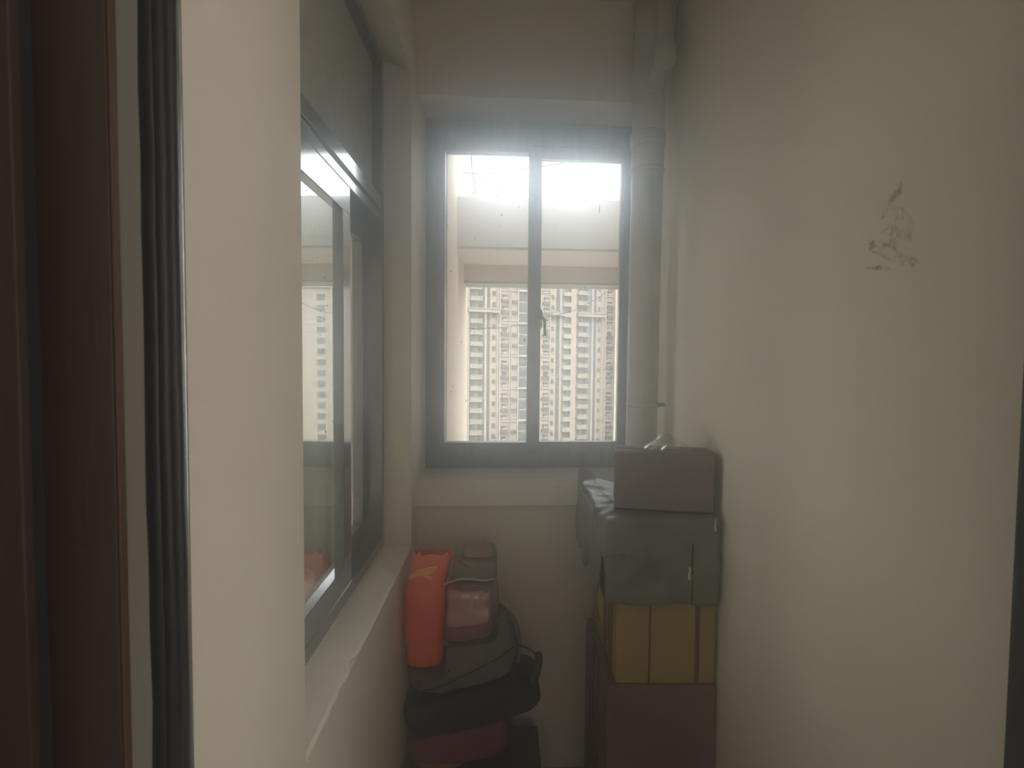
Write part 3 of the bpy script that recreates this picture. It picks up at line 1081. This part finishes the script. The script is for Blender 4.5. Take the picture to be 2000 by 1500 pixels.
# olive backpack
def oshape(q):
    if q.z > 0:
        q.z += (.30 * q.x if q.x < 0 else .26 * q.x * (q.z / .07)) 
    return q
olv = soft('backpack', 'dark olive grey backpack lying between the pink bundle and the black bag', 'bag', 'bag_body', 'olive', 788, 1012, 1250, 1358, .2, -.012, -13, (40, 18, 18), 3.4, .008, 13, 4.1, oshape, zmin=L_OB, zmax=over_olive)
bm = bmesh.new()
tube(bm, spline([hp(968, 1216, .02), hp(990, 1196, .04), hp(1006, 1215, .04), hp(1014, 1250, .03), hp(1012, 1290, .02), hp(1000, 1322, .01)], 6), [.007] * 31, 8)
link('shoulder_strap', bm, 'olive', olv, True)
bm = bmesh.new()
tube(bm, spline([hp(1008, 1262, .02), hp(1026, 1264, .02), hp(1046, 1278, .03), hp(1050, 1292, .04)], 6), .003, 6)
link('drawcord', bm, 'black_fabric', olv, True)
bm = bmesh.new()
tube(bm, spline([hp(800, 1352, -.018), hp(850, 1345, -.022), hp(910, 1318, -.022), hp(975, 1285, -.02), hp(1005, 1262, -.012)], 6), .0025, 6)
link('zip_seam', bm, 'black_fabric', olv, True)
# pink bundle: folded towels in a clear bag
pk = empty('towel_bundle', (hp(912, 1258).x, PYD + .08, hp(912, 1258).z))
tag(pk, 'folded pink towels in a clear plastic bag beside the orange bag', 'towels')


def fold(name, m, pxs, pys, depth, dy, rot, seed, parent, power=5, rotx=0.0, amp=.0035):
    a, b = hp(pxs[0], pys[1], dy), hp(pxs[1], pys[0], dy)
    c = (a + b) / 2
    bm = bmesh.new()
    lump(bm, (b.x - a.x, depth, b.z - a.z), (18, 12, 8), power, amp, 20, seed)
    xform(bm, (c.x, PYD + dy + depth / 2, c.z), (rotx, R(rot), 0))
    for v in bm.verts:
        v.co.y = min(v.co.y, 1.89)
        v.co.x = max(v.co.x, HX(870))
        v.co.z = min(max(v.co.z, L_TO(v.co.x) + .001), hp(900, 1141).z)
    return link(name, bm, m, parent, True)


fold('folded_towel', 'mauve', (868, 962), (1222, 1256), .17, -.012, -8, 1.1, pk)
fold('folded_towel', 'pink', (868, 958), (1194, 1228), .17, -.010, -8, 2.1, pk)
fold('folded_towel', 'pink', (872, 952), (1150, 1206), .16, .0, -3, 3.1, pk, rotx=R(6))
fold('folded_towel', 'mauve', (880, 962), (1140, 1165), .16, .01, -2, 4.1, pk)
bm = bmesh.new()
a, b = hp(868, 1258, -.02), hp(972, 1150, -.02)
lump(bm, (b.x - a.x, .19, b.z - a.z), (20, 14, 14), 5, .007, 18, 6.2)
xform(bm, ((a.x + b.x) / 2, PYD + .073, (a.z + b.z) / 2), (0, R(-6), 0))
for v in bm.verts:
    v.co.y = min(v.co.y, 1.895)
    v.co.x = max(v.co.x, HX(869))
    v.co.z = min(max(v.co.z, L_TO(v.co.x)), hp(900, 1140).z)
link('clear_bag', bm, 'film_soft', pk, True)
# sage blanket on top with a pale hem
sg = soft('folded_blanket', 'folded sage grey blanket with a pale green hem, on top of the heap', 'blanket', 'blanket_fold', 'sage', 872, 970, 1099, 1139, .15, .012, -1, seg=(20, 12, 8), power=6, amp=.004, seed=7.7, zmin=lambda x: hp(900, 1139.5).z, xmin=HX(884), zmax=lambda x: hp(900, 1098).z)
bm = bmesh.new()
tube(bm, spline([hp(866, 1142, .006), hp(884, 1135, .004), hp(903, 1131, .003), hp(922, 1131, .003), hp(945, 1134, .004), hp(967, 1130, .006)], 6), .0036, 8)
link('hem', bm, 'sage_hem', sg, True)
bm = bmesh.new()
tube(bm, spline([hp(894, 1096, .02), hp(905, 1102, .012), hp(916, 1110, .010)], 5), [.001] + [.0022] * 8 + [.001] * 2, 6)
link('fold_shadow', bm, 'black_fabric', sg, True)  # dark thread standing in for the shadow of a fold
dp = soft('folded_cloth', 'dusty pink folded cloth lying on the sage blanket', 'cloth', 'cloth_fold', 'dusty_pink', 906, 966, 1080, 1099, .12, .035, 2, seg=(16, 10, 6), power=5, amp=.003, seed=9.3, zmin=lambda x: hp(900, 1098).z)
# orange plastic bag standing against the wall
ob = empty('carrier_bag', (hp(825, 1316).x, PYD + .03, hp(825, 1316).z))
tag(ob, 'bright orange plastic carrier bag standing upright by the left wall', 'bag')
NB, NZ = 40, 44
zb, zt = hp(825, 1318, -.02).z, hp(825, 1092, -.02).z
prof = [(0, 800, 846, .02), (.04, 792, 858, .05), (.15, 788, 862, .062), (.4, 786, 864, .066), (.65, 786, 866, .062), (.8, 790, 868, .052), (.9, 797, 876, .040), (1.0, 803, 880, .026)]


def pf_(t):
    for a, b in zip(prof, prof[1:]):
        if t <= b[0]:
            s = (t - a[0]) / (b[0] - a[0])
            return [a[i] + (b[i] - a[i]) * s for i in (1, 2, 3)]
    return prof[-1][1:]


bm = bmesh.new()
rings = []
for i in range(NZ + 1):
    t = i / NZ
    x0, x1, dd = pf_(t)
    z = zb + (zt - zb) * t
    py = 1318 - 226 * t
    xa, xb = hp(x0, py, -.02).x, hp(x1, py, -.02).x
    cx, hw = (xa + xb) / 2, (xb - xa) / 2
    rg = []
    for k in range(NB):
        th = 2 * math.pi * k / NB
        ct, st = math.cos(th), math.sin(th)
        sx = math.copysign(abs(ct) ** .6, ct); sy = math.copysign(abs(st) ** .6, st)
        q = Vector((cx + hw * sx, PYD + .045 + dd * sy, z))
        wr = noise.noise(Vector((q.x * 30, q.y * 30, z * 9))) * .006 + noise.noise(Vector((q.x * 55, q.y * 55, z * 30 + 4))) * .0035
        wr += .010 * max(0, t - .78) * 4 * noise.noise(Vector((q.x * 60 + 8, q.y * 60, 1)))
        q += Vector((ct * wr, st * wr, (.020 * noise.noise(Vector((ct * 2.2, st * 2.2, 4))) if t > .95 else 0)))
        q.x = max(q.x, XL + .004)
        rg.append(bm.verts.new(q))
    rings.append(rg)
for r0, r1 in zip(rings, rings[1:]):
    for k in range(NB):
        bm.faces.new((r0[k], r0[(k + 1) % NB], r1[(k + 1) % NB], r1[k]))
bm.faces.new(rings[0][::-1])
o = link('bag_body', bm, 'orange', ob, True)
# paler folded flaps below the rim, crossing like a tied knot
for pts in ([(797, 1128), (812, 1116), (838, 1110), (856, 1108), (846, 1120), (832, 1126), (812, 1126), (800, 1132)],
            [(822, 1120), (838, 1124), (846, 1134), (836, 1132), (826, 1128)]):
    bm = bmesh.new()
    vf = [bm.verts.new(hp(x, y, -.045 + .004 * math.sin(x)) + Vector((0, 0, 0))) for x, y in pts]
    vb = [bm.verts.new(v.co + Vector((0, .012, 0))) for v in vf]
    bm.faces.new(vf); bm.faces.new(vb[::-1])
    n_ = len(vf)
    for i in range(n_):
        bm.faces.new((vf[i], vb[i], vb[(i + 1) % n_], vf[(i + 1) % n_]))
    bmesh.ops.bevel(bm, geom=bm.edges[:], offset=.002, segments=2, affect='EDGES')
    tag(link('folded_flap', bm, 'orange_light', ob), label='paler orange fold')

# ------------------------------------------------------------------ outside the window: the light well and its beams
XS, XS2 = -.250, .735
D1, D2, D3 = 2.93, 3.42, 3.64
bt, bb = at(1000, 384, D1).z, at(1000, 482, D1).z
hb = at(1000, 549.5, D2).z
bm = bmesh.new()
bbox(bm, (XS - .5, 2.44, -1.2), (XS, D3 + .12, 7.0))
side_l = link('wall_lightwell_left', bm, 'render_wall'); tag(side_l, kind='structure')
bm = bmesh.new()
bbox(bm, (XS2, 2.44, -1.2), (XS2 + .5, D3 + .12, 7.0))
tag(link('wall_lightwell_right', bm, 'render_wall'), kind='structure')
bm = bmesh.new()
NXB = 60
prev = None
for i in range(NXB + 1):
    x = XS - .01 + (XS2 - XS + .02) * i / NXB
    j = .006 * noise.noise(Vector((x * 22, 0, 1))) + .004 * noise.noise(Vector((x * 60, 4, 1)))
    r_ = [bm.verts.new(p) for p in ((x, fy(x, D1), bb), (x, fy(x, D1), bt + j), (x, fy(x, D1 + .18), bt + j), (x, fy(x, D1 + .18), bb))]
    if prev:
        for k in range(4):
            bm.faces.new((prev[k], prev[(k + 1) % 4], r_[(k + 1) % 4], r_[k]))
    else:
        bm.faces.new(r_)
    prev = r_
bm.faces.new(prev[::-1])
tag(link('wall_outer_beam', bm, 'concrete'), kind='structure')
bm = bmesh.new()
x0, x1 = XS - .01, XS2 + .01
hexa(bm, [(x0, fy(x0, D1 + .006), bb - .012), (x1, fy(x1, D1 + .006), bb - .012), (x1, fy(x1, D2), bb - .012), (x0, fy(x0, D2), bb - .012),
          (x0, fy(x0, D1 + .006), bb - .0005), (x1, fy(x1, D1 + .006), bb - .0005), (x1, fy(x1, D2), bb - .0005), (x0, fy(x0, D2), bb - .0005)])
hexa(bm, [(x0, fy(x0, D1 + .181), bb + .001), (x1, fy(x1, D1 + .181), bb + .001), (x1, fy(x1, D3), bb + .001), (x0, fy(x0, D3), bb + .001),
          (x0, fy(x0, D1 + .181), bb + .09), (x1, fy(x1, D1 + .181), bb + .09), (x1, fy(x1, D3), bb + .09), (x0, fy(x0, D3), bb + .09)])
hexa(bm, [(x0, fy(x0, D2), hb), (x1, fy(x1, D2), hb), (x1, fy(x1, D3), hb), (x0, fy(x0, D3), hb),
          (x0, fy(x0, D2), bb), (x1, fy(x1, D2), bb), (x1, fy(x1, D3), bb), (x0, fy(x0, D3), bb)])
lb = at(1000, 905, D2).z
hexa(bm, [(x0, fy(x0, D2), -1.2), (x1, fy(x1, D2), -1.2), (x1, fy(x1, D3), -1.2), (x0, fy(x0, D3), -1.2),
          (x0, fy(x0, D2), lb), (x1, fy(x1, D2), lb), (x1, fy(x1, D3), lb), (x0, fy(x0, D3), lb)])
outer = tag(link('wall_outer_opening', bm, 'render_wall'), kind='structure')
bm = bmesh.new()
hexa(bm, [(x0, fy(x0, D2 + .003), hb - .01), (x1, fy(x1, D2 + .003), hb - .01), (x1, fy(x1, D3), hb - .01), (x0, fy(x0, D3), hb - .01),
          (x0, fy(x0, D2 + .003), hb - .0005), (x1, fy(x1, D2 + .003), hb - .0005), (x1, fy(x1, D3), hb - .0005), (x0, fy(x0, D3), hb - .0005)])
link('soffit', bm, 'soffit_grey', outer)  # thin grey plate added to darken the underside lit from the slab
bm = bmesh.new()
bbox(bm, (XS - .01, 2.40, .68), (XS2 + .01, D3 + .1, .80))
tag(link('bounce_slab', bm, 'pale_slab'), kind='structure')  # unseen pale slab added to bounce sky light up into the room
# the rest of our own building's outer face around the window
bm = bmesh.new()
bbox(bm, (XS2 + .02, 2.42, -3), (XS2 + 3, 2.55, 5))
bbox(bm, (XS - 3, 2.71, -3), (XS - .02, 2.80, 5))
tag(link('wall_outer_face', bm, 'render_wall'), kind='structure')


def cable(label, pts, y, r=.0042, ext=None):
    P = [at(a, b, y + (c[0] if c else 0)) for a, b, *c in pts]
    bm = bmesh.new()
    tube(bm, spline(P, 8), r, 6)
    o = link('cable', bm, 'cable', None, True)
    tag(o, label, 'cable')
    return o


cable('thin cable running across the upper sky gap behind both panes', [(870, 339), (912, 338), (945, 339), (985, 336), (1033, 328), (1060, 325), (1090, 320), (1120, 311), (1200, 280)], 3.30)
cable('thin cable hanging down at the left edge of the upper sky gap', [(918, 255), (920, 290), (922, 330), (925, 350), (929, 368), (926, 376), (918, 387)], 3.12)
cable('thin cable sagging in front of the tower, left pane', [(905, 643), (945, 641), (975, 640), (1010, 636), (1045, 630)], 3.8, .0022)
cable('thin cable rising to the right in front of the tower, right pane', [(1045, 629), (1072, 619), (1095, 614), (1110, 609), (1130, 602), (1165, 583), (1200, 560), (1215, 552)], 3.8, .0022)
bm = bmesh.new()
tube(bm, spline([at(970, 384, 2.98), at(976, 377, 2.98), at(972, 371, 2.98), at(969, 375, 2.98), at(978, 384, 2.98)], 5), .0035, 6)
tag(link('wire_hook', bm, 'cable', None, True), 'small twisted wire hook on top of the grey outer beam', 'hook')

# ------------------------------------------------------------------ far apartment tower
TS = .43                                        # the facade turns away to the right
TY = 150.0
TN = math.sqrt(1 + TS * TS)
GZ = -48.0
tow = empty('apartment_tower', (0, TY, GZ))
tow.rotation_euler = (0, 0, math.atan(TS))
tag(tow, 'pale cream high-rise apartment tower seen through the window', 'building')
TW = parent_matrix(tow)
TWI = TW.inverted()


def tl(px, py):                                 # sight line to (u, z) on the facade, local
    p = TWI @ at(px, py, TY, TS)
    return p.x, p.z


def tbox(bm, u0, u1, z0, z1, d0, d1):           # d: towards the viewer is positive
    bbox(bm, (u0, -d1, z0), (u1, -d0, z1))


def tpart(name, m, boxes, parent=tow):
    bm = bmesh.new()
    for b in boxes:
        tbox(bm, *b)
    return link(name, bm, m, parent, local=True)


FH = 21.25 / F * TY
U_L, U_R = tl(890, 700)[0], tl(1207, 700)[0]
T_TOP = tl(985, 505)[1]
tpart('facade_wall', 'tower', [(U_L, U_R, 0, T_TOP, -14, 0)])
tpart('roof_parapet', 'tower_white', [(U_L - .3, U_R + .3, T_TOP, T_TOP + 1.1, -14, .4)])
# ground line of each floor: the bay windows of the left pane fix it
u_b, z_ref = tl(985, 581.5)
NFL = 18


def rows_of(zref, n=NFL):
    k0 = 2
    return [zref + FH * (k0 - i) for i in range(n)]


protos = {}


def rep(name, m, key, u0, u1, h, d0, d1, zs, skip=None, extra=None):
    """one piece per floor, all sharing one mesh"""
    bm = bmesh.new()
    tbox(bm, u0, u1, -h / 2, h / 2, d0, d1)
    if extra:
        extra(bm, u0, u1, h)
    first = None
    for i, z in enumerate(zs):
        if skip and skip(i):
            continue
        if z > T_TOP - 1.5:
            continue
        if first is None:
            first = link(name, bm, m, tow, local=True)
            o = first
        else:
            o = first.copy()
            COL.objects.link(o)
        o.location = (0, 0, z)


def framed(bm, u0, u1, h):
    w = .10
    um = (u0 + u1) / 2
    tbox(bm, um - .05, um + .05, -h / 2, h / 2, .10, .16)


def U(px):
    return tl(px, 700)[0]


def zrow(px, py):
    return tl(px, py)[1]


def tall(name, m, px0, px1, d, z0=0, z1=None):
    tpart(name, m, [(U(px0), U(px1), z0, z1 or T_TOP, -.2, d)])


# --- vertical ribs, and grey strips coloured as shaded recesses
for a, b in ((912, 915.5), (944.6, 949.2)):
    tall('pilaster', 'tower_white', a, b, .5)
for a, b in ((970, 972), (974, 976.5), (993.5, 995.2), (996.6, 998), (1010, 1012.2), (1072.5, 1074), (1091.6, 1095.5), (1153.5, 1157), (1173, 1175), (1179.5, 1181.2), (1195.2, 1196.4), (1197.5, 1198.8)):
    tall('pilaster', 'tower_white', a, b, .35)
tall('pilaster', 'tower', 1111.5, 1121.5, .9)
tall('recess_shade_strip', 'tower_recess_shade', 940.3, 944.4, .04)  # flat grey strip with the recess's shadow put into its colour
tall('recess_shade_strip', 'tower_recess_shade', 1144.5, 1153.2, .04)
# --- balcony columns
def balcony_column(w1, w2, d1, d2, par0, par1, zc, m1='tower_blue'):
    zs = rows_of(zrow((par0 + par1) / 2, zc))
    rep('window', m1, 'bw', U(w1), U(w2), 1.15, .02, .10, zs, extra=framed)
    if d1:
        rep('balcony_door', 'tower_glass', 'bd', U(d1), U(d2), 1.25, .02, .12, [z - .1 for z in zs])

    def rail(bm, u0, u1, h):
        tbox(bm, u0 - .15, u1 + .15, -h / 2 - .22, -h / 2, .02, 1.3)
        tbox(bm, u0 - .12, u1 + .12, h / 2 - .08, h / 2 + .02, 1.05, 1.28)
        n = max(3, int((u1 - u0) / .7))
        for i in range(n):
            c = u0 + (u1 - u0) * (i + .5) / n
            tbox(bm, c - .14, c + .14, -h / 2 + .1, h / 2 - .2, 1.16, 1.34)
    rep('balcony', 'tower_white', 'bal', U(par0), U(par1), .9, 1.0, 1.2, [z - FH * .44 for z in zs], extra=rail)


balcony_column(917.6, 926.5, 934, 940, 916, 938.5, 572.8)
balcony_column(1101.5, 1109.2, None, None, 1096.8, 1110.5, 585.5)
balcony_column(1128.5, 1134.5, 1138, 1144, 1125.5, 1144.2, 583.5)
# --- tall stair windows
zs = rows_of(zrow(953, 572))
rep('stair_window', 'tower_glass', 's', U(950.2), U(956.3), FH * .93, .02, .08, zs)
zs = rows_of(zrow(1088, 582))
rep('stair_window', 'tower_glass', 's', U(1085), U(1090.8), FH * .93, .02, .08, zs)
zs = rows_of(zrow(1160, 583))
rep('stair_window', 'tower_glass', 's', U(1158), U(1163), FH * .93, .02, .08, zs)
# --- small windows
for a, b, px, py in ((961, 967.2, 964, 573), (1076, 1081, 1078, 580), (1167, 1171.3, 1169, 584)):
    rep('small_window', 'tower_glass', 'sm', U(a), U(b), 1.2, .02, .10, rows_of(zrow(px, py)))


# --- bay windows with a white blind and the air-conditioner grille below
def bay(a, b, g0, g1, px, py, gy):
    zs = rows_of(zrow(px, py))

    def hood(bm, u0, u1, h):
        tbox(bm, u0 - .12, u1 + .12, h / 2, h / 2 + .16, .02, .4)
    rep('bay_window', 'tower_glass', 'b', U(a), U(b), 1.0, .02, .12, zs, extra=hood)
    rep('window_blind', 'tower_white', 'bl', U(a + 1.4), U(b - .2), .62, .12, .16, [z - .12 for z in zs], skip=lambda i: i in (5, 9))
    dz = zrow(px, gy) - zrow(px, py)
    rep('grille', 'tower_grille', 'g', U(g0), U(g1), .72, .02, .55, [z + dz for z in zs], skip=lambda i: i % 3 == 1)


bay(980.2, 988.8, 978, 992.5, 985, 580.8, 588)
bay(1061, 1069.2, 1058.2, 1070.8, 1065, 586, 593)
bay(1185, 1192.2, 1183.4, 1194.8, 1189, 594, 600.5)
dz = rows_of(zrow(1003, 589))
rep('grille', 'tower_grille', 'g', U(998.3), U(1008.6), .74, .02, .5, dz, skip=lambda i: i % 3 == 1)
# --- glazed stair tower
zs = rows_of(zrow(1021, 579))
rep('curtain_glass', 'tower_glass', 'c', U(1013), U(1029.5), FH * .84, .02, .1, zs)
rep('curtain_spandrel', 'tower_white', 'cs', U(1012.4), U(1030), .55, .02, .45, [z + FH * .5 for z in zs], skip=lambda i: i % 3 != 2)
# --- string courses every third floor
zs = rows_of(zrow(985, 566.5))
for a, b in ((977, 993.5), (998, 1010), (1057.5, 1072.5), (1181.2, 1195.2)):
    rep('string_course', 'tower_white', 'st', U(a), U(b), .34, .02, .25, zs, skip=lambda i: i % 3 != 2)
    rep('string_course', 'tower_white', 'st', U(a), U(b), .16, .02, .2, [z + .55 for z in zs], skip=lambda i: i % 3 != 2)
zc = zrow(945, 607)
tpart('cornice', 'tower_white', [(U(912), U(972), zc - .45, zc + .45, -.1, 1.5), (U(912), U(972.5), zc + .45, zc + .62, -.1, 1.7)])
tpart('cornice', 'tower_white', [(U(1075), U(1097), zc - .45, zc + .45, -.1, 1.3), (U(1075), U(1097), zc + .45, zc + .62, -.1, 1.5)])
tpart('cornice', 'tower_white', [(U(1124), U(1176), zc - .45, zc + .45, -.1, 1.3), (U(1124), U(1176.5), zc + .45, zc + .62, -.1, 1.5)])

# lower block beside it, which only the side window's reflection shows
lo = empty('apartment_block', (50, 152, GZ))
tag(lo, 'lower cream apartment block mirrored in the side window glass', 'building')
LT = 1.38 + 18.5 - GZ
bm = bmesh.new(); bbox(bm, (-14, 0, 0), (16, 14, LT)); link('facade_wall', bm, 'tower', lo, local=True)
bm = bmesh.new(); bbox(bm, (-14.4, -.4, LT), (16.4, 14.4, LT + .9)); link('roof_parapet', bm, 'tower_white', lo, local=True)
for cxx, w in ((-9.5, .8), (-1.6, 2.1), (6.0, 2.1)):
    first = None
    for i in range(15):
        z = LT - 2.6 - i * FH
        if first is None:
            bm = bmesh.new(); bbox(bm, (cxx - w / 2, -.12, -.75), (cxx + w / 2, -.02, .75))
            first = link('window', bm, 'tower_glass', lo, local=True); o = first
        else:
            o = first.copy(); COL.objects.link(o)
        o.location = (0, 0, z)
for cxx in (-5.5, -4.4, 9.5):
    bm = bmesh.new(); bbox(bm, (cxx - .3, -.5, 0), (cxx + .3, -.02, LT)); link('pilaster', bm, 'tower_white', lo, local=True)

bm = bmesh.new()
bbox(bm, (-900, 8, GZ - .5), (900, 1500, GZ - .01))
tag(link('ground', bm, 'ground'), kind='structure')

# ------------------------------------------------------------------ scattering volume added to stand in for lens glow
VEIL, VEIL_G = 0.34, 0.93
m = bpy.data.materials.new('lens_glow_scatter')
m.use_nodes = True
nt = m.node_tree
nt.nodes.clear()
o_ = nt.nodes.new('ShaderNodeOutputMaterial')
v_ = nt.nodes.new('ShaderNodeVolumeScatter')
v_.inputs['Color'].default_value = (.85, .93, 1, 1)
v_.inputs['Density'].default_value = VEIL
v_.inputs['Anisotropy'].default_value = VEIL_G
nt.links.new(v_.outputs[0], o_.inputs['Volume'])
M['lens_veil'] = m
bm = bmesh.new()
bbox(bm, (XL - .3, .06, FL - .02), (XR + .05, 2.20, CEIL + .02))
hz = link('lens_veil', bm, 'lens_veil')
tag(hz, kind='structure')
